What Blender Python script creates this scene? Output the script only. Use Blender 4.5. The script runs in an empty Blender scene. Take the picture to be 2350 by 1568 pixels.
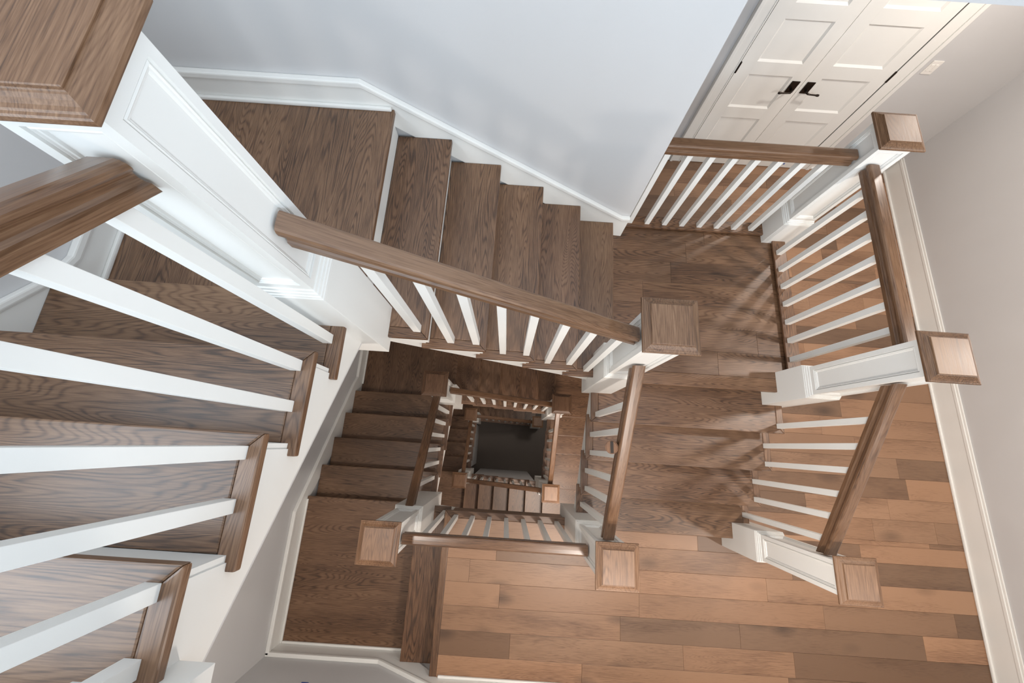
import bpy, bmesh, math, random
from mathutils import Matrix, Vector

random.seed(7)
sc = bpy.context.scene
COL = sc.collection

# ------------------------------------------------------------------ camera
# looks straight down the open stairwell, tilted 15 degrees towards the wall with the upper flight
cd = bpy.data.cameras.new('camera')
cam = bpy.data.objects.new('camera', cd); COL.objects.link(cam)
cd.sensor_width = 36.0; cd.sensor_fit = 'HORIZONTAL'
cd.lens = 885.95 / 2350 * 36.0
cd.clip_start = 0.02; cd.clip_end = 60
a, b, c = 0.2602, -0.0160, 0.0634
cam.matrix_world = (Matrix.Translation((0.0071, -0.0556, 1.7350)) @ Matrix.Rotation(c, 4, 'Z')
                    @ Matrix.Rotation(b, 4, 'Y') @ Matrix.Rotation(a, 4, 'X'))
sc.camera = cam

# ------------------------------------------------------------------ world, lights, exposure
w = bpy.data.worlds.new('world'); sc.world = w; w.use_nodes = True
bgn = w.node_tree.nodes['Background']
bgn.inputs[0].default_value = (0.88, 0.94, 1.0, 1); bgn.inputs[1].default_value = 1.5

def area(name, loc, rot, size, power, color, shape='DISK', size_y=None):
    l = bpy.data.lights.new(name, 'AREA'); l.energy = power; l.color = color
    l.shape = shape; l.size = size
    if size_y: l.size_y = size_y
    o = bpy.data.objects.new(name, l); COL.objects.link(o); o.location = loc; o.rotation_euler = rot
    return o
WARM = (1.0, 0.92, 0.84)
# recessed ceiling lamps along the corridor
for yy, pw in ((2.55, 21), (0.66, 24), (-1.30, 20)):
    area('corridor_lamp', (3.10, yy, 0.635), (0, 0, 0), 0.14, pw, WARM)
pl_ = bpy.data.lights.new('hall_fill', 'POINT'); pl_.energy = 30; pl_.color = WARM; pl_.shadow_soft_size = 0.07  # added fill bulb, throws light sideways onto the left wall
po_ = bpy.data.objects.new('hall_fill', pl_); COL.objects.link(po_); po_.location = (0.90, -1.34, 0.22)
area('hall_lamp', (1.00, -1.34, 0.635), (0, 0, 0), 0.14, 16, WARM)
# landing window of the storey below and ceiling lamp there
area('lower_lamp', (0.95, -1.34, -2.42), (0, 0, 0), 0.9, 66, (1.0, 0.88, 0.78))
# two added fill lights, then the daylight windows in the top storey
area('stair_fill', (-0.95, -0.86, 0.635), (0, 0, 0), 0.14, 15, WARM)  # added fill, brightens the walls round the near-left landing
area('basement_fill', (1.3, 1.0, -4.9), (0, 0, 0), 0.3, 11, (1.0, 0.9, 0.8))  # added fill, lifts the dark basement floor
area('window_daylight', (1.6, -1.93, 2.2), (math.radians(90), 0, 0), 1.6, 140, (0.68, 0.85, 1.0), 'RECTANGLE', 1.3)
area('window_daylight', (-1.93, -0.90, 2.0), (0, math.radians(-90), 0), 1.7, 48, (0.74, 0.88, 1.0), 'RECTANGLE', 2.0)

vs = sc.view_settings
vs.view_transform = 'Standard'; vs.look = 'None'; vs.gamma = 1.0; vs.use_curve_mapping = False
vs.exposure = 0.25

# ------------------------------------------------------------------ materials
def srgb(r, g, bb):
    f = lambda v: (v / 255 / 12.92) if v / 255 <= 0.04045 else ((v / 255 + 0.055) / 1.055) ** 2.4
    return (f(r), f(g), f(bb), 1)

def new_mat(name):
    m = bpy.data.materials.new(name); m.use_nodes = True
    nt = m.node_tree
    for n in list(nt.nodes): nt.nodes.remove(n)
    out = nt.nodes.new('ShaderNodeOutputMaterial'); p = nt.nodes.new('ShaderNodeBsdfPrincipled')
    nt.links.new(p.outputs[0], out.inputs[0])
    return m, nt, p

def paint(name, col, rough=0.45, bump=0.0):
    m, nt, p = new_mat(name)
    L = nt.links.new
    tc = nt.nodes.new('ShaderNodeTexCoord')
    n = nt.nodes.new('ShaderNodeTexNoise'); n.inputs['Scale'].default_value = 3.0; n.inputs['Detail'].default_value = 3
    L(tc.outputs['Object'], n.inputs['Vector'])
    r = nt.nodes.new('ShaderNodeValToRGB')
    r.color_ramp.elements[0].color = tuple(v * 0.96 for v in col[:3]) + (1,)
    r.color_ramp.elements[1].color = col
    L(n.outputs[0], r.inputs[0]); L(r.outputs[0], p.inputs['Base Color'])
    p.inputs['Roughness'].default_value = rough
    if bump:
        n2 = nt.nodes.new('ShaderNodeTexNoise'); n2.inputs['Scale'].default_value = 350; n2.inputs['Detail'].default_value = 2
        L(tc.outputs['Object'], n2.inputs['Vector'])
        bp = nt.nodes.new('ShaderNodeBump'); bp.inputs['Strength'].default_value = bump; bp.inputs['Distance'].default_value = 0.002
        L(n2.outputs[0], bp.inputs['Height']); L(bp.outputs[0], p.inputs['Normal'])
    return m

def wood(name, dark, mid, light, axis='X', rough=0.40, knots=False, vary=True, ring=0.55, coat=0.4, cloud=0.50):
    """stained oak; grain runs along the local axis; each object gets its own cut and tone"""
    m, nt, p = new_mat(name)
    N, L = nt.nodes.new, nt.links.new
    tc = N('ShaderNodeTexCoord'); oi = N('ShaderNodeObjectInfo')
    off = N('ShaderNodeVectorMath'); off.operation = 'SCALE'; off.inputs[0].default_value = (37.3, 91.7, 53.1)
    L(oi.outputs['Random'], off.inputs['Scale'])
    add = N('ShaderNodeVectorMath'); add.operation = 'ADD'
    L(tc.outputs['Object'], add.inputs[0]); L(off.outputs[0], add.inputs[1])
    def stretched(al, ac):
        mp = N('ShaderNodeMapping')
        s = [ac, ac, ac]; s['XYZ'.index(axis)] = al
        mp.inputs['Scale'].default_value = s
        L(add.outputs[0], mp.inputs[0]); return mp
    # broad figure: contour lines of a stretched noise (cathedral grain)
    m1 = stretched(0.42, 5.0)
    n1 = N('ShaderNodeTexNoise'); n1.inputs['Scale'].default_value = 1.0; n1.inputs['Detail'].default_value = 2.2; n1.inputs['Distortion'].default_value = 0.25
    L(m1.outputs[0], n1.inputs['Vector'])
    mu = N('ShaderNodeMath'); mu.operation = 'MULTIPLY'; mu.inputs[1].default_value = 430.0; L(n1.outputs[0], mu.inputs[0])
    si = N('ShaderNodeMath'); si.operation = 'SINE'; L(mu.outputs[0], si.inputs[0])
    mr = N('ShaderNodeMapRange'); mr.inputs[1].default_value = -1; mr.inputs[2].default_value = 1; L(si.outputs[0], mr.inputs[0])
    pw = N('ShaderNodeMath'); pw.operation = 'POWER'; pw.inputs[1].default_value = 2.6; L(mr.outputs[0], pw.inputs[0])
    # pores: fine streaks
    m2 = stretched(9.0, 260.0)
    n2 = N('ShaderNodeTexNoise'); n2.inputs['Scale'].default_value = 1.0; n2.inputs['Detail'].default_value = 4; n2.inputs['Roughness'].default_value = 0.65
    L(m2.outputs[0], n2.inputs['Vector'])
    # cloudy stain
    m3 = stretched(0.8, 4.0)
    n3 = N('ShaderNodeTexNoise'); n3.inputs['Scale'].default_value = 1.0; n3.inputs['Detail'].default_value = 4
    L(m3.outputs[0], n3.inputs['Vector'])
    def mulc(sock, k):
        q = N('ShaderNodeMath'); q.operation = 'MULTIPLY'; q.inputs[1].default_value = k; L(sock, q.inputs[0]); return q.outputs[0]
    def addc(s1, s2):
        q = N('ShaderNodeMath'); q.operation = 'ADD'; L(s1, q.inputs[0]); L(s2, q.inputs[1]); return q.outputs[0]
    # pores strongest inside the ring lines
    f = addc(addc(mulc(n2.outputs[0], 0.60), mulc(pw.outputs[0], -0.145 * ring / 0.55)), mulc(n3.outputs[0], cloud))
    rp = N('ShaderNodeValToRGB'); rp.color_ramp.elements[0].position = 0.33; rp.color_ramp.elements[0].color = dark
    rp.color_ramp.elements[1].position = 0.66; rp.color_ramp.elements[1].color = light
    e = rp.color_ramp.elements.new(0.48); e.color = mid
    L(f, rp.inputs[0])
    col = rp.outputs[0]
    if knots:
        m4 = stretched(2.0, 4.2)
        v = N('ShaderNodeTexVoronoi'); v.inputs['Scale'].default_value = 0.75; v.inputs['Randomness'].default_value = 1.0
        L(m4.outputs[0], v.inputs['Vector'])
        kr = N('ShaderNodeMapRange'); kr.inputs[1].default_value = 0.03; kr.inputs[2].default_value = 0.22; kr.inputs[3].default_value = 0.62; kr.inputs[4].default_value = 0.0
        L(v.outputs['Distance'], kr.inputs[0])
        mx = N('ShaderNodeMix'); mx.data_type = 'RGBA'; mx.inputs[7].default_value = tuple(x * 0.5 for x in dark[:3]) + (1,)
        L(kr.outputs[0], mx.inputs[0]); L(col, mx.inputs[6]); col = mx.outputs[2]
    if vary:
        mm = N('ShaderNodeMix'); mm.data_type = 'RGBA'; mm.blend_type = 'MULTIPLY'; mm.inputs[0].default_value = 1.0
        L(col, mm.inputs[6]); L(oi.outputs['Color'], mm.inputs[7]); col = mm.outputs[2]
    L(col, p.inputs['Base Color'])
    p.inputs['Coat Weight'].default_value = coat; p.inputs['Coat Roughness'].default_value = rough
    rr = N('ShaderNodeMapRange'); rr.inputs[3].default_value = rough - 0.06; rr.inputs[4].default_value = rough + 0.12
    L(n2.outputs[0], rr.inputs[0]); L(rr.outputs[0], p.inputs['Roughness'])
    bp = N('ShaderNodeBump'); bp.inputs['Strength'].default_value = 0.12; bp.inputs['Distance'].default_value = 0.001
    L(n2.outputs[0], bp.inputs['Height']); L(bp.outputs[0], p.inputs['Normal'])
    return m

DK, MD, LT = srgb(61, 40, 25), srgb(105, 75, 52), srgb(132, 101, 76)
M = {}
M['white'] = paint('white_trim_paint', srgb(233, 232, 228), 0.38)
M['wall'] = paint('pale_grey_wall_paint', srgb(202, 201, 201), 0.6, 0.05)
M['ceil'] = paint('ceiling_paint', srgb(225, 223, 220), 0.7)
M['oakX'] = wood('oak_grain_x', DK, MD, LT, 'X')
M['oakY'] = wood('oak_grain_y', DK, MD, LT, 'Y')
M['rail'] = wood('handrail_oak', DK, MD, LT, 'X', rough=0.30, ring=0.3)
M['cap'] = wood('cap_oak', DK, MD, LT, 'Y', rough=0.46, ring=0.3, coat=0.0)
M['plank'] = wood('floor_plank_oak', srgb(74, 50, 34), srgb(116, 84, 61), srgb(148, 113, 86), 'X', rough=0.40, knots=True, ring=0.22, cloud=0.72)
M['basement'] = paint('dark_concrete', srgb(96, 86, 78), 0.5)
m, nt, p = new_mat('dark_bronze'); M['bronze'] = m
nz = nt.nodes.new('ShaderNodeTexNoise'); nz.inputs['Scale'].default_value = 60
rz = nt.nodes.new('ShaderNodeValToRGB'); rz.color_ramp.elements[0].color = srgb(28, 26, 24); rz.color_ramp.elements[1].color = srgb(66, 56, 50)
nt.links.new(nz.outputs[0], rz.inputs[0]); nt.links.new(rz.outputs[0], p.inputs['Base Color'])
p.inputs['Metallic'].default_value = 0.8; p.inputs['Roughness'].default_value = 0.32
M['blue'] = paint('blue_tape', srgb(32, 74, 160), 0.6)
M['switch'] = paint('switch_plastic', srgb(236, 232, 226), 0.35)

# ------------------------------------------------------------------ mesh helpers
def ob(name, me, parent=None, loc=(0, 0, 0), mat=None, rotz=0.0, tone=None):
    o = bpy.data.objects.new(name, me); COL.objects.link(o)
    o.location = loc
    if rotz: o.rotation_euler = (0, 0, rotz)
    if parent is not None: o.parent = parent
    if mat is not None and not me.materials: me.materials.append(M[mat])
    if tone is None:
        t = random.uniform(0.90, 1.08); tone = (t, t * random.uniform(0.985, 1.01), t * random.uniform(0.97, 1.01))
    o.color = (tone[0], tone[1], tone[2], 1)
    return o

def empty(name, loc, rotz=0.0):
    o = bpy.data.objects.new(name, None); COL.objects.link(o)
    o.location = loc; o.rotation_euler = (0, 0, rotz); o.empty_display_size = 0.1
    return o

def tag(o, label, cat, group=None):
    o['label'] = label; o['category'] = cat
    if group: o['group'] = group
    return o

def struct(o, label=None):
    o['kind'] = 'structure'
    if label: o['label'] = label
    return o

def finish(bm, name, bevel=0.0, seg=2, smooth=False):
    bmesh.ops.recalc_face_normals(bm, faces=bm.faces)
    if bevel:
        bmesh.ops.bevel(bm, geom=[e for e in bm.edges if len(e.link_faces) == 2 and e.calc_face_angle(0) > 0.4],
                        offset=bevel, segments=seg, profile=0.6, affect='EDGES', clamp_overlap=True)
    me = bpy.data.meshes.new(name); bm.to_mesh(me); bm.free()
    if smooth:
        for q in me.polygons: q.use_smooth = True
    return me

def bbox(bm, x0, x1, y0, y1, z0, z1):
    v = [bm.verts.new(q) for q in ((x0, y0, z0), (x1, y0, z0), (x1, y1, z0), (x0, y1, z0),
                                   (x0, y0, z1), (x1, y0, z1), (x1, y1, z1), (x0, y1, z1))]
    for f in ((0, 3, 2, 1), (4, 5, 6, 7), (0, 1, 5, 4), (1, 2, 6, 5), (2, 3, 7, 6), (3, 0, 4, 7)):
        bm.faces.new([v[i] for i in f])

def box_me(name, x0, x1, y0, y1, z0, z1, bevel=0.0):
    bm = bmesh.new(); bbox(bm, x0, x1, y0, y1, z0, z1); return finish(bm, name, bevel)

def wbox(name, x0, x1, y0, y1, z0, z1, mat, parent=None, bevel=0.0, tone=None):
    """box given in world coordinates, origin at the middle of its underside"""
    cx, cy = (x0 + x1) / 2, (y0 + y1) / 2
    me = box_me(name, x0 - cx, x1 - cx, y0 - cy, y1 - cy, 0, z1 - z0, bevel)
    loc = Vector((cx, cy, z0))
    if parent is not None: loc = loc - parent.location
    return ob(name, me, parent, loc, mat, tone=tone)

def prism(bm, poly, axis, lo, hi):
    """poly: 2D points; axis 'z': (x,y) extruded in z, 'y': (x,z) extruded in y, 'x': (y,z) extruded in x"""
    def P(q, h):
        return {'z': (q[0], q[1], h), 'y': (q[0], h, q[1]), 'x': (h, q[0], q[1])}[axis]
    A = [bm.verts.new(P(q, lo)) for q in poly]; B = [bm.verts.new(P(q, hi)) for q in poly]
    bm.faces.new(A); bm.faces.new(B[::-1])
    n = len(poly)
    for i in range(n):
        j = (i + 1) % n; bm.faces.new((A[i], A[j], B[j], B[i]))

def prism_me(name, poly, axis, lo, hi, bevel=0.0):
    bm = bmesh.new(); prism(bm, poly, axis, lo, hi); return finish(bm, name, bevel)

def sqloft_me(name, prof, smooth=False):
    """square rings (half width, z) joined bottom to top"""
    bm = bmesh.new(); rings = []
    for h, z in prof:
        rings.append([bm.verts.new(q) for q in ((-h, -h, z), (h, -h, z), (h, h, z), (-h, h, z))])
    for A, B in zip(rings, rings[1:]):
        for i in range(4):
            j = (i + 1) % 4; bm.faces.new((A[i], A[j], B[j], B[i]))
    bm.faces.new(rings[0][::-1]); bm.faces.new(rings[-1])
    return finish(bm, name)

# ------------------------------------------------------------------ measured layout (metres)
R, T = 0.19, 0.2926                     # riser and run of every flight
def Z(n): return -n * R                 # level n risers below the upper-left landing
X0, X1 = -0.694, 0.662                  # tread ends on the two long sides of the well
Y1, Y0 = 0.441, -0.670                  # tread / floor ends on the far and near sides
XW, YN, YS = -1.972, 1.701, -1.975      # west, north and south stairwell walls
XL, YT, YB = -1.954, 1.683, -1.957      # the same, face of the skirt boards
XR = 2.180                              # outer tread ends of the flight by the corridor
XE, YD = 4.268, 3.335                   # corridor wall, wall with the double door
HZ = Z(11)                              # hall floor
LOW, TOP, CEIL, UP = -8.95, 3.3, 0.66, 0.95

# ------------------------------------------------------------------ room shell
def wall(name, x0, x1, y0, y1, z0, z1, mat='wall'):
    return struct(wbox(name, x0, x1, y0, y1, z0, z1, mat))
WE = 0.85                               # end of the stairwell wall, where the hall opens
wall('wall_west', XW - 0.1, XW, YS - 0.1, YN + 0.15, LOW, TOP)
bm = bmesh.new()
prism(bm, [(XW, LOW), (2.20, LOW), (2.20, Z(6) - 0.20), (WE, Z(6) - 0.20), (WE, CEIL), (2.24, CEIL), (2.24, TOP), (XW, TOP)], 'y', YN, YN + 0.15)
wn = ob('wall_north', finish(bm, 'wall_north'), mat='wall'); struct(wn, 'pale grey stairwell wall lit by daylight above the upper flight')
wall('wall_south', XW, XE + 0.1, YS - 0.1, YS, LOW, TOP)
wall('wall_east', XE, XE + 0.1, YS, YD, HZ - 0.3, CEIL + 0.3)
wall('wall_hall', 0.60, XE + 0.1, YD, YD + 0.1, HZ - 0.3, CEIL + 0.3)
wall('wall_hall_end', 0.60, 0.70, YN + 0.15, YD, HZ - 0.3, CEIL + 0.3)
wall('wall_upper_east', 2.24, 2.34, Y0 - 0.02, YN + 0.15, CEIL, TOP)
wall('wall_lower_east', 2.20, 2.30, YS, YN, LOW, HZ - 0.30)
# under the landing and the short flight, closing them off from the corridor
bm = bmesh.new()
zz = lambda y: Z(6) - (0.4515 - y) * R / T - 0.39
prism(bm, [(-0.58, HZ - 0.30), (-0.58, HZ - 0.02), (zz and -0.44, HZ - 0.02), (0.37, zz(0.37)), (0.37, HZ - 0.30)], 'x', 2.100, 2.120)
prism(bm, [(0.61, HZ - 0.30), (0.61, Z(6) - 0.29), (1.70, Z(6) - 0.29), (1.70, HZ - 0.30)], 'x', 2.100, 2.120)
struct(ob('wall_understair', finish(bm, 'wall_understair'), mat='white'))
bm = bmesh.new()
for x0, x1, y0, y1 in ((XW, XE, YS, -0.82), (XW, -0.865, -0.82, Y0 - 0.02), (-0.633, XE, -0.82, Y0 - 0.02), (2.24, XE, Y0 - 0.02, YD), (0.70, 2.24, YN + 0.15, YD)):
    bbox(bm, x0, x1, y0, y1, CEIL, UP - 0.02)
struct(ob('ceiling', finish(bm, 'ceiling'), mat='ceil'), 'flat white ceiling over hall and corridor')
bm = bmesh.new()
for x0, x1, y0, y1 in ((XW, XE, YS, -0.82), (XW, -0.865, -0.82, yA0 := -0.654), (-0.633, XE, -0.82, -0.66)):
    bbox(bm, x0, x1, y0, y1, UP - 0.02, UP)
struct(ob('floor_upper', finish(bm, 'floor_upper'), mat='oakX'), 'top storey floor of stained oak')

# ------------------------------------------------------------------ hall floor, plank by plank
fl = struct(wbox('floor', 0.70, XE, YN + 0.15, YD, HZ - 0.30, HZ - 0.014, 'oakX'), 'oak plank floor of the hall and corridor')
for n_, q in enumerate(((2.16, XE, Y0 - 0.02, YN + 0.15), (-0.45, XE, YS, Y0 - 0.02))):
    wbox('subfloor', q[0], q[1], q[2], q[3], HZ - 0.30, HZ - 0.014, 'oakX', fl)
PWID = 0.1845
rng = random.Random(21)
def plank_tone():
    t = rng.choice((0.56, 0.66, 0.80, 0.94, 1.04, 1.14, 1.22)) * rng.uniform(0.95, 1.05)
    g = rng.uniform(-0.02, 0.03)
    return (t * (1 + g), t, t * (1 - g))
def planks(parent, x0, x1, y0, y1, z, first, th=0.014):
    x = x0 - first
    while x < x1 - 0.02:
        ln = rng.uniform(0.55, 1.75)
        xe = min(x + ln, x1)
        if x1 - xe < 0.22: xe = x1
        xs = max(x, x0)
        if xe - xs > 0.03:
            me = box_me('plank', xs - (xs + xe) / 2 + 0.0006, xe - (xs + xe) / 2 - 0.0006, -(y1 - y0) / 2 + 0.0006, (y1 - y0) / 2 - 0.0006, 0, th, 0.0013)
            o = ob('plank', me, parent, Vector(((xs + xe) / 2, (y0 + y1) / 2, z - th)) - parent.location, 'plank', tone=plank_tone())
        x = xe
k0 = -9
for k in range(k0, 20):
    y0 = -0.322 + PWID * k; y1 = y0 + PWID
    for lo, hi, xa in ((YS + 0.012, Y0 - 0.062, -0.445), (Y0 - 0.062, YN + 0.16, 2.16), (YN + 0.16, YD, 0.70)):
        ya, yb = max(y0, lo), min(y1, hi)
        if yb - ya > 0.012: planks(fl, xa, XE, ya, yb, HZ, rng.uniform(0, 1.0))
# nosing boards round the floor's stair edge and well edge, and in front of the short flight
def edge_board(name, poly, ztop, th, mat, parent, bevel=0.006):
    cx = sum(q[0] for q in poly) / len(poly); cy = sum(q[1] for q in poly) / len(poly)
    me = prism_me(name, [(x - cx, y - cy) for x, y in poly], 'z', 0, th, bevel)
    return ob(name, me, parent, Vector((cx, cy, ztop - th)) - parent.location, mat, tone=(1.1, 1.07, 1.03))
edge_board('nosing_board', [(-0.505, YB), (-0.445, YB), (-0.445, Y0 - 0.062), (-0.505, Y0)], HZ, 0.032, 'oakY', fl)
edge_board('nosing_board', [(-0.505, Y0), (-0.445, Y0 - 0.062), (0.70, Y0 - 0.062), (0.70, Y0)], HZ, 0.032, 'oakX', fl)
edge_board('border_board', [(0.82, -0.7325), (2.16, -0.7325), (2.16, -0.690), (0.82, -0.690)], HZ, 0.014, 'oakX', fl, 0.001)
wbox('fascia', -0.46, 0.66, Y0 - 0.055, Y0 - 0.035, HZ - 0.30, HZ - 0.032, 'white', fl)
wbox('riser', -0.475, -0.455, YS + 0.02, Y0 - 0.03, Z(12), HZ - 0.032, 'white', fl)

struct(wbox('floor_basement', XW, 2.2, YS, YN, LOW + 0.11, Z(46), 'basement'), 'dark bare concrete floor at the bottom of the well')

# ------------------------------------------------------------------ skirt boards and baseboards
tn = [0]
def trim_name():
    tn[0] += 1; return 'trim_%d' % tn[0]
def skirt(pts_top, bottom, plane, side, th=0.018, cap=0.034):
    """board on a wall. pts_top: polyline of the top edge (s, z); bottom: matching lower polyline.
    plane: ('x'|'y', wall coordinate); side: +1/-1 direction into the room"""
    ax, wv = plane
    root = struct(empty(trim_name(), (0, 0, 0)))
    o = (pts_top[0][0], pts_top[0][1])
    def emit(name, poly, t0, t1, bevel):
        lo, hi = sorted((wv + side * t0, wv + side * t1))
        ob(name, prism_me(name, poly, 'x' if ax == 'x' else 'y', lo, hi, bevel), root, (0, 0, 0), 'white')
    emit('skirt_board', [(s, z - cap * 0.5) for s, z in pts_top] + [(s, z) for s, z in bottom[::-1]], 0, th, 0)
    emit('cap_moulding', list(pts_top) + [(s, z - cap) for s, z in pts_top[::-1]], 0, th + 0.016, 0.007)
    emit('bead', [(s, z - cap) for s, z in pts_top] + [(s, z - cap - 0.010) for s, z in pts_top[::-1]], 0, th + 0.007, 0.002)
    return root
def shoe(x0, x1, y0, y1, z, parent=None):
    nm = 'shoe_moulding'
    o = wbox(nm if parent else trim_name(), x0, x1, y0, y1, z, z + 0.022, 'white', parent, bevel=0.007)
    if parent is None: struct(o)
    return o
SL = R / T
# upper-left landing: west wall and north wall, then down along the upper flight
skirt([(YT + 0.01, Z(0) + 0.165), (0.62, Z(0) + 0.165), (0.50, Z(0) + 0.165 + 0.12 * SL * 0.6), (-0.7, Z(-4) + 0.11 + 0.338 * SL)],
      [(YT + 0.01, -0.03), (0.52, -0.03), (0.40, -0.1), (-0.7, 0.55)], ('x', XW), 1)
xa = -0.86
skirt([(XL - 0.018, 0.165), (xa, 0.165), (0.79, -(0.79 + 0.7237) * SL + 0.110), (WE, -(0.79 + 0.7237) * SL + 0.110)],
      [(XL - 0.018, -0.03), (xa, -0.05), (0.72, -1.13), (WE, Z(6))], ('y', YN), -1)
shoe(XL, XL + 0.020, 0.50, YT, 0.0); shoe(XL + 0.02, -0.735, YT - 0.020, YT, 0.0)
# near-left landing one storey down
skirt([(YB - 0.01, Z(13) + 0.215), (-0.80, Z(13) + 0.215), (0.55, Z(13) - (0.55 + 0.684) * SL + 0.15), (0.66, Z(18) + 0.205), (YT + 0.01, Z(18) + 0.205)],
      [(YB - 0.01, Z(13) - 0.03), (-0.72, Z(13) - 0.03), (0.42, Z(18) - 0.06), (0.55, Z(18) - 0.04), (YT + 0.01, Z(18) - 0.04)], ('x', XW), 1)
skirt([(XL - 0.018, Z(13) + 0.215), (-0.98, Z(13) + 0.215), (-0.36, HZ + 0.215), (XE, HZ + 0.215)],
      [(XL - 0.018, Z(13) - 0.03), (-0.86, Z(13) - 0.05), (-0.45, HZ - 0.02), (XE, HZ - 0.02)], ('y', YS), 1)
shoe(XL, XL + 0.020, YB, -0.71, Z(13)); shoe(XL + 0.02, -0.80, YB, YB + 0.020, Z(13)); shoe(-0.43, XE, YB, YB + 0.020, HZ)
shoe(XL, XL + 0.020, 0.60, YT, Z(18))
skirt([(XL, Z(18) + 0.165), (xa, Z(18) + 0.165), (0.79, Z(18) - (0.79 + 0.7159) * SL + 0.110), (2.19, Z(24) + 0.165)],
      [(XL, Z(18) - 0.03), (xa, Z(18) - 0.05), (0.72, Z(24) - 0.02), (2.19, Z(24) - 0.03)], ('y', YN), -1)
def baseboard(name, poly_axis, wallc, side, s0, s1, z, h=0.235):
    root = struct(empty(name, (0, 0, 0)))
    for nm, z0, z1, t, bv in (('board', 0, h - 0.045, 0.015, 0.001), ('cap_moulding', h - 0.045, h - 0.018, 0.019, 0.004), ('cap_bead', h - 0.018, h, 0.011, 0.004), ('shoe_moulding', 0, 0.022, 0.031, 0.008)):
        lo, hi = sorted((wallc, wallc + side * t))
        if poly_axis == 'x': wbox(nm, lo, hi, s0, s1, z + z0, z + z1, 'white', root, bv)
        else: wbox(nm, s0, s1, lo, hi, z + z0, z + z1, 'white', root, bv)
    return root
baseboard('baseboard_east', 'x', XE, -1, YS + 0.03, YD, HZ)
baseboard('baseboard_hall', 'y', YD, -1, 3.365, XE - 0.031, HZ)
baseboard('baseboard_hall_west', 'y', YD, -1, 0.70, 1.718, HZ)

# ------------------------------------------------------------------ double door
DY = YD - 0.035
def door(name, x0, x1, handle_side, label):
    root = struct(empty(name, ((x0 + x1) / 2, DY, HZ + 0.008)), label)
    z0, z1 = HZ + 0.008, 0.075
    st = 0.130
    pz = [(-1.795, -1.440), (-1.317, -0.972), (-0.852, -0.503), (-0.388, -0.040)]
    for xa_, xb_ in ((x0, x0 + st), (x1 - st, x1)):
        wbox('stile', xa_, xb_, DY, DY + 0.033, z0, z1, 'white', root, 0.0006)
    zs = [z0] + [q for pr in pz for q in pr] + [z1]
    for i in range(0, len(zs), 2):
        wbox('rail', x0 + st, x1 - st, DY, DY + 0.033, zs[i], zs[i + 1], 'white', root, 0.0006)
    for zb_, zt_ in pz:
        bm = bmesh.new(); xa_, xb_ = x0 + st, x1 - st
        rings = []
        for ins, dep in ((0, 0.001), (0.017, 0.013), (0.021, 0.013)):
            rings.append([bm.verts.new((x, dep, z)) for x, z in ((xa_ + ins, zb_ + ins), (xb_ - ins, zb_ + ins), (xb_ - ins, zt_ - ins), (xa_ + ins, zt_ - ins))])
        for A, B in zip(rings, rings[1:]):
            for i in range(4): bm.faces.new((A[i], A[(i + 1) % 4], B[(i + 1) % 4], B[i]))
        bm.faces.new(rings[-1])
        bk = [bm.verts.new((x, 0.030, z)) for x, z in ((xa_, zb_), (xb_, zb_), (xb_, zt_), (xa_, zt_))]
        bm.faces.new(bk[::-1])
        for i in range(4): bm.faces.new((bk[i], bk[(i + 1) % 4], rings[0][(i + 1) % 4], rings[0][i]))
        ob('panel', finish(bm, 'panel'), root, Vector((0, DY, 0)) - root.location, 'white')
    # lever handle
    hx = x1 - 0.068 if handle_side > 0 else x0 + 0.068
    pl = wbox('door_handle', hx - 0.037, hx + 0.037, DY - 0.008, DY, -1.122, -1.008, 'bronze', root, 0.003)
    pl['label'] = 'dark bronze rectangular lever handle plate'
    bm = bmesh.new()
    d = -handle_side
    path = [((0, -0.006, 0), 0.011), ((0, -0.034, 0), 0.010), ((d * 0.012, -0.050, 0), 0.0085), ((d * 0.04, -0.052, -0.003), 0.0065), ((d * 0.085, -0.050, -0.006), 0.0075), ((d * 0.105, -0.050, -0.007), 0.0115), ((d * 0.118, -0.050, -0.007), 0.009)]
    prev = None
    for i, (q, rad) in enumerate(path):
        q = Vector(q); nx = Vector(path[min(i + 1, len(path) - 1)][0]) - Vector(path[max(i - 1, 0)][0]); nx.normalize()
        up = Vector((0, 0, 1)); sd = nx.cross(up).normalized(); up2 = sd.cross(nx)
        ring = [bm.verts.new(q + sd * math.cos(t_) * rad + up2 * math.sin(t_) * rad) for t_ in [k * math.pi / 5 for k in range(10)]]
        if prev:
            for k in range(10): bm.faces.new((prev[k], prev[(k + 1) % 10], ring[(k + 1) % 10], ring[k]))
        else: bm.faces.new(ring)
        prev = ring
    bm.faces.new(prev[::-1])
    ob('lever', finish(bm, 'lever', smooth=True), pl, (0, 0, 0.038), 'bronze')
    hgx = x0 if handle_side > 0 else x1
    for zc in (-0.912, -1.79, -0.05):
        me = box_me('hinge', -0.007, 0.007, -0.012, 0.004, -0.052, 0.052, 0.004)
        ob('hinge', me, root, Vector((hgx, DY, zc)) - root.location, 'bronze')
    return root
d1 = door('door_1', 1.845, 2.5025, +1, 'left leaf of the white panelled double door')
door('door_2', 2.5065, 3.200, -1, 'right leaf of the white panelled double door')
tm = wbox('tape_dot', 3.02, 3.035, DY - 0.002, DY, HZ + 0.055, HZ + 0.075, 'blue')
tag(tm, 'tiny blue tape dot at the foot of the right door leaf', 'tape')
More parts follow.
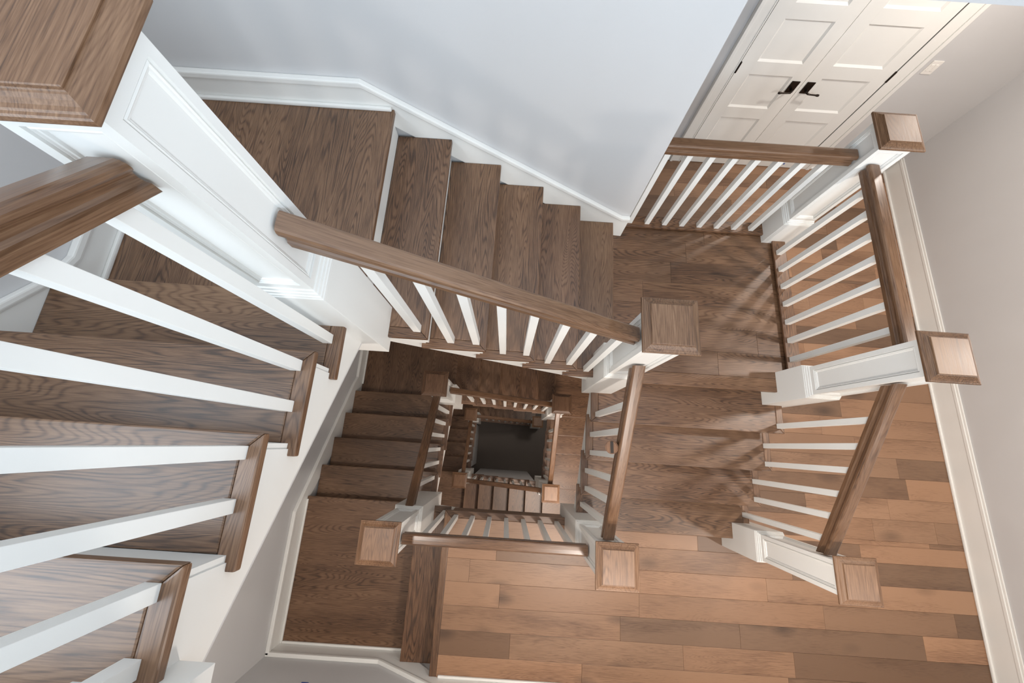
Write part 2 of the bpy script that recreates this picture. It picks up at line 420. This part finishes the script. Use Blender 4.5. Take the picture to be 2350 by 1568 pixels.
def casing(x0, x1, z0, z1, vertical=True):
    root = struct(empty(trim_name(), ((x0 + x1) / 2, YD, z0)))
    if vertical:
        s = 1 if x0 > 2.5 else -1
        inn, out = (x0, x1) if s > 0 else (x1, x0)
        for nm, p0, p1, t in (('casing_board', 0.0, 0.75, 0.016), ('back_band', 0.75, 1.0, 0.026), ('inner_bead', 0.0, 0.10, 0.021)):
            q = sorted((inn + (out - inn) * p0, inn + (out - inn) * p1))
            wbox(nm, q[0], q[1], YD - t - 0.02, YD, z0, z1, 'white', root, 0.003)
    else:
        wbox('casing_board', x0, x1, YD - 0.036, YD, z0, z1 - 0.03, 'white', root, 0.003)
        wbox('back_band', x0, x1, YD - 0.046, YD, z1 - 0.03, z1, 'white', root, 0.003)
casing(1.720, 1.838, HZ, 0.09); casing(3.208, 3.362, HZ, 0.09); casing(1.720, 3.362, 0.09, 0.21, False)
# light switch
sw = empty('light_switch', (3.487, YD, -0.893)); tag(sw, 'white light switch plate on the grey wall right of the double door', 'light switch')
wbox('plate', 3.442, 3.532, YD - 0.006, YD, -0.893, -0.773, 'switch', sw, 0.002)
for xx in (3.469, 3.505): wbox('rocker', xx - 0.012, xx + 0.012, YD - 0.010, YD - 0.005, -0.862, -0.804, 'switch', sw, 0.001)
tp = wbox('masking_tape', -1.480, -1.425, YS, YS + 0.0015, -1.940, -1.922, 'blue'); tag(tp, 'short strip of blue tape on the grey wall by the near-left landing', 'tape')

# ------------------------------------------------------------------ stair flights
RET = 0.056                              # width of the return nosing
TH = 0.030
def flight(theta, origin, n, width, z_top, label, both=False, skip=None, riser_mat='white', first_cut=0.0):
    """origin: (x, y) of the upper landing's nosing line at the well side. Local x runs downstairs,
    local y runs from the well side to the wall side."""
    root = empty('stair_flight', (origin[0], origin[1], z_top - (n + 1) * R), theta)
    tag(root, label, 'staircase', 'stair flights winding round the well')
    base = (n + 1) * R
    L = T + 0.0715
    ny = width
    yb1 = width - RET if both else width
    body = [(0, 0), (0, ny), (-RET, yb1) if both else None, (-T - 0.03, yb1), (-T - 0.03, RET), (-RET, RET)]
    body_me = prism_me('tread', [q for q in body if q], 'z', -TH, 0, 0.006)
    ret_me = prism_me('return_nosing', [(0, 0), (-RET, RET), (-L, RET), (-L, 0)], 'z', -TH, 0, 0.006)
    ret2_me = prism_me('return_nosing', [(0, ny), (-L, ny), (-L, ny - RET), (-RET, ny - RET)], 'z', -TH, 0, 0.006) if both else None
    ri_me = box_me('riser', -0.048, -0.030, 0.03, width - (0.03 if both else 0), -R, -TH)
    for k in range(0, n + 1):
        zt = base - k * R
        if k > 0:
            o = ob('tread', body_me, root, (k * T, 0, zt), 'oakY')
            q = ob('return_nosing', ret_me, o, (0, 0, 0), 'oakX', tone=(0.98, 0.96, 0.95))
            if both: ob('return_nosing', ret2_me, o, (0, 0, 0), 'oakX', tone=(0.98, 0.96, 0.95))
        ob('riser', ri_me, root, (k * T, 0, zt), riser_mat)
    # cut stringer under the tread ends
    pts = []
    for k in range(0, n + 1):
        pts.append((k * T - 0.048, base - k * R - TH)); pts.append((k * T - 0.048, base - (k + 1) * R - TH))
    pts = pts[:-1]
    xl = n * T - 0.032
    pts += [(xl, base - n * R - TH), (xl, base - xl * SL - 0.36), (-0.048, base + 0.048 * SL - 0.36)]
    ob('stringer', prism_me('stringer', pts, 'y', 0.025, 0.055), root, (0, 0, 0), 'white')
    if both: ob('stringer', prism_me('stringer', pts, 'y', width - 0.055, width - 0.025), root, (0, 0, 0), 'white')
    so = [(-0.048, base + 0.048 * SL - 0.36), (xl, base - xl * SL - 0.36), (xl, base - xl * SL - 0.38), (-0.048, base + 0.048 * SL - 0.38)]
    ob('soffit', prism_me('soffit', so, 'y', 0.03, width), root, (0, 0, 0), 'wall')
    return root
H90 = math.pi / 2
xB, yA, yC, yE, xG, yI, xJ, yK = -0.7237, -0.3616, 0.4515, -0.6842, -0.7159, 0.4303, 0.713, -0.667
WID = -(XL - X0)
flight(H90, (X0, yA - T), 4, WID, Z(-5), 'highest flight of grey-brown oak treads in the near left corner')
flight(0, (xB, Y1), 5, YT - Y1, Z(0), 'flight of five oak treads descending right along the bright grey wall')
flight(-H90, (X1, yC), 4, XR - X1, Z(6), 'wide flight of four oak treads striped with baluster shadows beside the corridor', both=True)
flight(H90, (X0, yE), 4, WID, Z(13), 'dark brown oak flight against the left wall below the highest flight')
flight(0, (xG, Y1), 5, YT - Y1, Z(18), 'dark flight half hidden under the flight along the bright wall')
flight(-H90, (X1, yI), 4, 2.19 - X1, Z(24), 'narrow-looking orange-lit flight under the wide striped flight')
flight(math.pi, (xJ, Y0), 5, Y0 - YB, Z(29), 'pale lit flight far down at the near side of the well')
flight(H90, (X0, yK), 4, WID, Z(35), 'very dark flight far down at the left side of the well')
flight(0, (xG, Y1), 5, YT - Y1, Z(40), 'almost black lowest flight at the far side of the well')
# one-step flight from the hall floor to the near-left landing
st = empty('stair_step', (-0.7976, Y0, Z(13)), math.pi); tag(st, 'single oak step between the hall floor and the near-left landing', 'stair step')
bodyp = [(0, 0), (0, Y0 - YB), (-T - 0.03, Y0 - YB), (-T - 0.03, RET), (-RET, RET)]
o = ob('tread', prism_me('tread', bodyp, 'z', -TH, 0, 0.006), st, (0, 0, R), 'oakY', tone=(1.0, 0.95, 0.9))
ob('return_nosing', prism_me('return_nosing', [(0, 0), (-RET, RET), (-T - 0.03, RET), (-T - 0.03, 0)], 'z', -TH, 0, 0.006), o, (0, 0, 0), 'oakX')
ob('riser', box_me('riser', -0.048, -0.030, 0.03, Y0 - YB, 0, R - TH), st, (0, 0, 0), 'white')
ob('stringer', prism_me('stringer', [(-0.03, 0), (-0.03, R - TH), (-T, R - TH), (-T - 0.03, 2 * R - TH), (-T - 0.1, 2 * R - TH), (-T - 0.1, 0.05), (-0.03, -0.12)], 'y', 0.025, 0.05), st, (0, 0, 0), 'white')

# plain walls closing the space under the lowest flights
def under(name, poly, axis, lo, hi):
    struct(ob(name, prism_me(name, poly, axis, lo, hi), mat='wall'))
zl = Z(46)
under('wall_under_flight', [(-0.60, zl), (0.60, zl), (0.60, Z(29) - (0.713 - 0.60) * SL - 0.38), (-0.60, Z(29) - (0.713 + 0.60) * SL - 0.38)], 'y', Y0 - 0.055, Y0 - 0.025)
under('wall_under_flight', [(-0.58, zl), (0.36, zl), (0.36, Z(35) - (0.36 - yK) * SL - 0.38), (-0.58, Z(35) - (-0.58 - yK) * SL - 0.38)], 'x', X0 - 0.055, X0 - 0.025)
# ------------------------------------------------------------------ landings
def landing(x0, x1, y0, y1, z, mat, label, tone=(1, 1, 1), th=0.030, ins=(0, 0, 0, 0)):
    root = empty('stair_landing', ((x0 + x1) / 2, (y0 + y1) / 2, z - 0.28)); tag(root, label, 'landing')
    wbox('landing_board', x0, x1, y0, y1, z - th, z, mat, root, 0.006, tone)
    wbox('frame', x0 + ins[0], x1 - ins[1], y0 + ins[2], y1 - ins[3], z - 0.28, z - th, 'white', root)
    return root
landing(XL, xB, yA + 3 * T - 0.03, YT, Z(0), 'oakY', 'square oak landing behind the large newel post in the far left corner', ins=(0, .05, .03, 0))
landing(XL, -0.7676, YB, yE, Z(13), 'oakX', 'dark brown oak landing in the near left corner below the top flight', (0.92, 0.90, 0.88), ins=(0, .03, 0, .05))
landing(XL, xG, yE + 4 * T - 0.03, YT, Z(18), 'oakY', 'dark landing glimpsed beneath the upper left newel base', (0.9, 0.88, 0.86), ins=(0, .05, .03, 0))
landing(xG + 5 * T - 0.03, 2.19, yI, YT, Z(24), 'oakX', 'orange-lit landing below the wide landing with shadows', ins=(.03, 0, .05, 0))
landing(xJ, 2.19, YB, yI - 4 * T + 0.03, Z(29), 'oakX', 'pale lit landing deep in the well near the hall floor edge', ins=(.05, 0, 0, .03))
landing(XL, xJ - 5 * T + 0.03, YB, yK, Z(35), 'oakX', 'dark landing deep in the well at the near left', ins=(0, .03, 0, .05))
landing(XL, xG, yK + 4 * T - 0.03, YT, Z(40), 'oakY', 'nearly black lowest landing at the far left of the well', ins=(0, .05, .03, 0))
# wide landing by the corridor: planks with raised edge boards under the railings
LX0, LX1, LY1 = xB + 5 * T - 0.03, 2.205, 1.870
l2 = empty('stair_landing', ((LX0 + LX1) / 2, 1.1, Z(6) - 0.28)); tag(l2, 'wide plank landing with light streaks between the flight and the corridor railing', 'landing')
wbox('frame', LX0 + 0.03, 2.165, yC + 0.05, LY1 - 0.03, Z(6) - 0.28, Z(6) - 0.018, 'white', l2)
bm = bmesh.new()
edge_board('nosing_board', [(LX0 + 0.0, yC), (XR, yC), (XR, yC + 0.10), (LX0, yC + 0.10)], Z(6), 0.032, 'oakX', l2)
yy = yC + 0.10; k = 0
while yy < LY1 - 0.02:
    y2 = min(yy + PWID * 1.0, LY1)
    rng2 = rng
    x = LX0 - rng.uniform(0, 0.9)
    while x < LX1 - 0.02:
        xe = min(x + rng.uniform(0.7, 1.5), LX1)
        if LX1 - xe < 0.2: xe = LX1
        xs = max(x, LX0)
        me = box_me('plank', -(xe - xs) / 2 + 0.0006, (xe - xs) / 2 - 0.0006, -(y2 - yy) / 2 + 0.0006, (y2 - yy) / 2 - 0.0006, 0, 0.018, 0.0013)
        t = rng.uniform(0.78, 0.98)
        ob('plank', me, l2, Vector(((xs + xe) / 2, (yy + y2) / 2, Z(6) - 0.018)) - l2.location, 'oakX', tone=(t, t * 0.97, t * 0.94))
        x = xe
    yy = y2
SH = 0.036
wbox('edge_board', 2.100, 2.206, yC + 0.155, 1.76, Z(6) + 0.018, Z(6) + SH, 'oakY', l2, 0.005, (1.0, 0.95, 0.9))
wbox('edge_board', WE, 2.10, 1.762, 1.868, Z(6) + 0.010, Z(6) + SH, 'oakX', l2, 0.006, (1.0, 0.95, 0.9))
wbox('shadow_packer', 2.128, 2.196, yC + 0.155, 1.76, Z(6), Z(6) + 0.018, 'bronze', l2)  # support strip coloured dark to give the shadow gap under the edge board
wbox('shadow_packer', WE, 2.10, 1.785, 1.860, Z(6), Z(6) + 0.010, 'bronze', l2)  # same darkened shadow strip under the far edge board

# ------------------------------------------------------------------ newel posts
BH, SHF, CH = 0.114, 0.094, 0.1285
cap_me = sqloft_me('cap', [(0.096, -0.024), (0.104, -0.0215), (0.110, -0.017), (0.120, -0.012), (0.1265, -0.009), (CH, -0.005), (CH, 0.003),
                           (0.1262, 0.0060), (0.1215, 0.0068), (0.1185, 0.0092), (0.112, 0.0112), (0.105, 0.0150), (0.099, 0.0190), (0.0960, 0.0202), (0.0950, 0.0228)])
field_me = sqloft_me('cap_field', [(0.0925, 0.0), (0.0925, 0.0035), (0.0905, 0.0050)])
bmould_me = sqloft_me('base_moulding', [(BH, 0), (BH, 0.006), (0.1115, 0.009), (0.110, 0.017), (0.1065, 0.020), (0.1045, 0.030), (0.1005, 0.033), (0.0985, 0.043), (SHF + 0.001, 0.046)])
_cache = {}
def shaft_mesh(h):
    key = ('s', round(h, 3))
    if key in _cache: return _cache[key]
    bm = bmesh.new(); s = SHF; bd, bt = 0.026, 0.034
    for k in range(4):
        rot = Matrix.Rotation(k * H90, 3, 'Z')
        rings = []
        for ins_x, z0, z1, dep in ((0, 0, h, 0), (bd, bt, h - bt, 0), (bd + 0.004, bt + 0.004, h - bt - 0.004, 0.012)):
            rings.append([bm.verts.new(rot @ Vector(q)) for q in ((-s + ins_x, -s + dep, z0), (s - ins_x, -s + dep, z0), (s - ins_x, -s + dep, z1), (-s + ins_x, -s + dep, z1))])
        for A, B in zip(rings, rings[1:]):
            for i in range(4): bm.faces.new((A[i], A[(i + 1) % 4], B[(i + 1) % 4], B[i]))
        bm.faces.new(rings[-1])
    bmesh.ops.remove_doubles(bm, verts=bm.verts, dist=1e-5)
    me = finish(bm, 'shaft'); _cache[key] = me; return me
def pmould_mesh(h):
    key = ('p', round(h, 3))
    if key in _cache: return _cache[key]
    bm = bmesh.new(); s = SHF; rings = []
    for ins, dep in ((0.029, 0.012), (0.030, 0.0045), (0.034, 0.003), (0.037, 0.006), (0.041, 0.007), (0.044, 0.012)):
        i2 = ins + 0.008
        rings.append([bm.verts.new(q) for q in ((-s + ins, -s + dep, i2), (s - ins, -s + dep, i2), (s - ins, -s + dep, h - i2), (-s + ins, -s + dep, h - i2))])
    for A, B in zip(rings, rings[1:]):
        for i in range(4): bm.faces.new((A[i], A[(i + 1) % 4], B[(i + 1) % 4], B[i]))
    me = finish(bm, 'panel_moulding'); _cache[key] = me; return me
def newel(cx, cy, zb, zbt, zcap, label, tone=(1, 1, 1), floor_at=None):
    root = empty('newel_post', (cx, cy, zb)); tag(root, label, 'newel post', 'newel posts at the corners of the stairwell')
    ob('base_block', box_me('base_block', -BH, BH, -BH, BH, 0, zbt - zb, 0.002), root, (0, 0, 0), 'white')
    ob('base_moulding', bmould_me, root, (0, 0, zbt - zb), 'white')
    zs = zbt + 0.040; h = zcap - 0.022 - zs
    ob('shaft', shaft_mesh(h), root, (0, 0, zs - zb), 'white')
    for k in range(4):
        ob('panel_moulding', pmould_mesh(h), root, (0, 0, zs - zb), 'white', rotz=k * H90)
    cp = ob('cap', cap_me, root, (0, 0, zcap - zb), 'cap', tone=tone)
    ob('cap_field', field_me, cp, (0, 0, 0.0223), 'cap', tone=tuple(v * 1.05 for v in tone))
    return root
NX0, NX1, NX2 = -0.749, 0.706, 2.137
NY1, NY0 = 0.487, -0.704
newel(NX0, NY0, 0.66, UP + 0.50, UP + 1.24, 'white newel post at the top of the highest flight, only its base corner in view')
newel(NX0, NY1, -0.247, 0.50, 1.262, 'largest white newel post with an oak cap, in the upper left foreground')
newel(NX1, 0.499, -1.38, -0.652, 0.100, 'white newel post with grey-brown cap where the bright-wall flight meets the wide landing')
newel(NX2, 0.491, HZ, -0.872, -0.075, 'white newel post with a shiny cap between corridor railing and striped flight')
newel(2.144, 1.822, Z(6) - 0.195, -0.875, -0.065, 'white newel post with a shiny cap at the far right corner of the wide landing')
newel(NX2, NY0, HZ, -1.590, -0.800, 'white newel post rising from the plank floor at the corridor end of the striped flight')
newel(NX1, NY0, -2.42, -1.540, -0.775, 'white newel post at the foot of the striped flight, beside the well')
newel(NX0, NY0, -2.665, -1.693, -0.945, 'white newel post with orange-brown cap on the near-left landing beside the single step')
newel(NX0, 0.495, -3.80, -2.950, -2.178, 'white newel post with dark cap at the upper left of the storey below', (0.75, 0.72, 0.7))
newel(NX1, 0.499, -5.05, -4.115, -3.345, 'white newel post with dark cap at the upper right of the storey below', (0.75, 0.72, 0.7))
newel(NX1, NY0, -5.95, -5.00, -4.23, 'white newel post with pale pink-lit cap deep in the well')
newel(NX0, NY0, -7.0, -6.10, -5.33, 'small dim newel post deep at the near left of the well')
newel(NX0, 0.495, -8.0, -7.15, -6.36, 'small dark newel post deep at the far left of the well')
newel(NX1 + 0.02, 0.499, Z(46), -8.2, -7.5, 'black-looking newel post at the foot of the lowest flight')

# ------------------------------------------------------------------ railings
RAIL = [(0.0, 0.0790), (0.024, 0.0785), (0.031, 0.0755), (0.0355, 0.068), (0.036, 0.058), (0.033, 0.0535), (0.027, 0.051), (0.0225, 0.044), (0.0215, 0.034),
        (0.0245, 0.0255), (0.0325, 0.0215), (0.0325, 0.0)]
SEC = RAIL + [(-s, h) for s, h in RAIL[:0:-1]]
def handrail(parent, p0, p1):
    """p0, p1: top centre of the rail at its two plumb ends (world)"""
    p0, p1 = Vector(p0), Vector(p1)
    d = (p1 - p0); ln = d.length; dx = d.normalized()
    lat = Vector((-dx.y, dx.x, 0)).normalized(); up = dx.cross(lat)
    mat = Matrix((dx, lat, up)).transposed(); inv = mat.transposed()
    vs_ = 1.0 / math.hypot(dx.x, dx.y)
    bm = bmesh.new(); rings = []
    for q in (p0, p1):
        rings.append([bm.verts.new(inv @ (q + lat * s + Vector((0, 0, (h - 0.079) * vs_)) - p0)) for s, h in SEC])
    n = len(SEC)
    for i in range(n): bm.faces.new((rings[0][i], rings[0][(i + 1) % n], rings[1][(i + 1) % n], rings[1][i]))
    bm.faces.new(rings[0]); bm.faces.new(rings[1][::-1])
    o = ob('handrail', finish(bm, 'handrail', smooth=False), parent, p0 - parent.location, 'rail', tone=(0.88, 0.86, 0.85))
    o.rotation_euler = mat.to_euler()
    return o
BB = 0.019
bal_cache = {}
def baluster(parent, x, y, z0, z1):
    h = round(z1 - z0, 3)
    if h not in bal_cache: bal_cache[h] = box_me('baluster', -BB, BB, -BB, BB, 0, h, 0.0015)
    return ob('baluster', bal_cache[h], parent, Vector((x, y, z0)) - parent.location, 'white')
def railing(label, loc, group='stair railings with white square balusters'):
    r = empty('stair_railing', loc); return tag(r, label, 'railing', group)
def flight_railing(label, ux, uy, org, z_top, n, lat, hgt, ends, first_both=False):
    """org: coordinate of the upper landing nosing along travel; lat: rail centre line across"""
    def W(s):  # s: distance downstairs from the upper nosing
        return (org + ux * s, lat) if ux else (lat, org + uy * s)
    e0, e1 = ends
    sg = ux + uy
    s0, s1 = (e0 - org) * sg, (e1 - org) * sg
    top = lambda s: z_top - s * SL + hgt
    root = railing(label, W(s0) + (z_top - (n + 1) * R,))
    handrail(root, W(s0) + (top(s0),), W(s1) + (top(s1),))
    for k in range(1, n + 1):
        for off in (0.200, 0.057):
            if k == 1 and off > 0.1 and not first_both: continue
            if k == n and off < 0.1: continue
            s = k * T - off
            x, y = W(s); baluster(root, x, y, z_top - k * R, top(s) - 0.080)
    return root
flight_railing('railing with the big foreground handrail on the highest flight, at the left', 0, 1, yA - T, Z(-5), 4, -0.750, 0.872, (NY0 + SHF, NY1 - SHF), first_both=True)
flight_railing('railing running down in front of the flight along the bright wall', 1, 0, xB, Z(0), 5, 0.494, 0.842, (NX0 + SHF, NX1 - SHF))
rc = flight_railing('railing with a round wooden knob on the well side of the striped flight', 0, -1, yC, Z(6), 4, 0.712, 0.845, (0.499 - SHF, NY0 + SHF))
flight_railing('railing on the corridor side of the striped flight', 0, -1, yC, Z(6), 4, 2.139, 0.858, (0.491 - SHF, NY0 + SHF))
flight_railing('railing of the dark flight against the left wall, one storey down', 0, 1, yE, Z(13), 4, -0.749, 0.85, (NY0 + SHF, 0.495 - SHF))
flight_railing('small railing at the far side of the well, one storey down', 1, 0, xG, Z(18), 5, 0.494, 0.845, (NX0 + SHF, NX1 - SHF))
flight_railing('small railing at the right side of the well above orange-lit treads', 0, -1, yI, Z(24), 4, 0.712, 0.85, (0.499 - SHF, NY0 + SHF))
flight_railing('small dark railing over the pale lit flight deep in the well', -1, 0, xJ, Z(29), 5, -0.722, 0.85, (NX1 - SHF, NX0 + SHF))
flight_railing('small dim railing deep at the left side of the well', 0, 1, yK, Z(35), 4, -0.749, 0.85, (NY0 + SHF, 0.495 - SHF))
flight_railing('black tiny railing of the lowest flight', 1, 0, xG, Z(40), 5, 0.494, 0.85, (NX0 + SHF, NX1 + 0.02 - SHF))
def level_railing(label, axis, lat, e0, e1, z_top, spots, z_floor):
    P = (lambda s: (s, lat)) if axis == 'x' else (lambda s: (lat, s))
    root = railing(label, P(e0) + (z_floor,))
    handrail(root, P(e0) + (z_top,), P(e1) + (z_top,))
    for s, zf in spots:
        x, y = P(s); baluster(root, x, y, zf, z_top - 0.077)
    return root
es = Z(6) + SH
level_railing('level railing between the wide landing and the double doors', 'x', 1.806, WE, 2.144 - SHF, -0.222, [(0.917 + 0.1442 * k, es) for k in range(8)], es)
level_railing('level railing between the wide landing and the corridor', 'y', 2.139, 1.822 - SHF, 0.491 + SHF, -0.222, [(0.701 + 0.1498 * k, es) for k in range(7)], es)
level_railing('level railing along the near edge of the well on the hall floor', 'x', -0.722, NX0 + SHF, NX1 - SHF, -1.155,
              [(-0.530, Z(12))] + [(-0.401 + 0.1527 * k, HZ) for k in range(7)], Z(12))
level_railing('railing of the top storey floor behind the camera', 'x', -0.722, NX0 + SHF, 2.24, UP + 0.92, [(-0.55 + 0.15 * k, UP) for k in range(18)], UP)
# round knob screwed to the side of the handrail
bm = bmesh.new()
bmesh.ops.create_cone(bm, cap_ends=True, segments=32, radius1=0.040, radius2=0.040, depth=0.020)
bmesh.ops.bevel(bm, geom=[e for e in bm.edges if e.calc_face_angle(0) > 0.8], offset=0.005, segments=2, affect='EDGES')
kb = ob('knob', finish(bm, 'knob'), rc, Vector((0.645, -0.032, -0.66)) - rc.location, 'cap', tone=(1.1, 1.0, 0.95)); kb.rotation_euler = (0.10, math.radians(-30), 0)
kb['label'] = 'round wooden knob on the side of the handrail'
ob('slot', box_me('slot', -0.009, 0.009, -0.034, 0.034, 0, 0.002), kb, (0.004, 0, 0.0095), 'bronze')
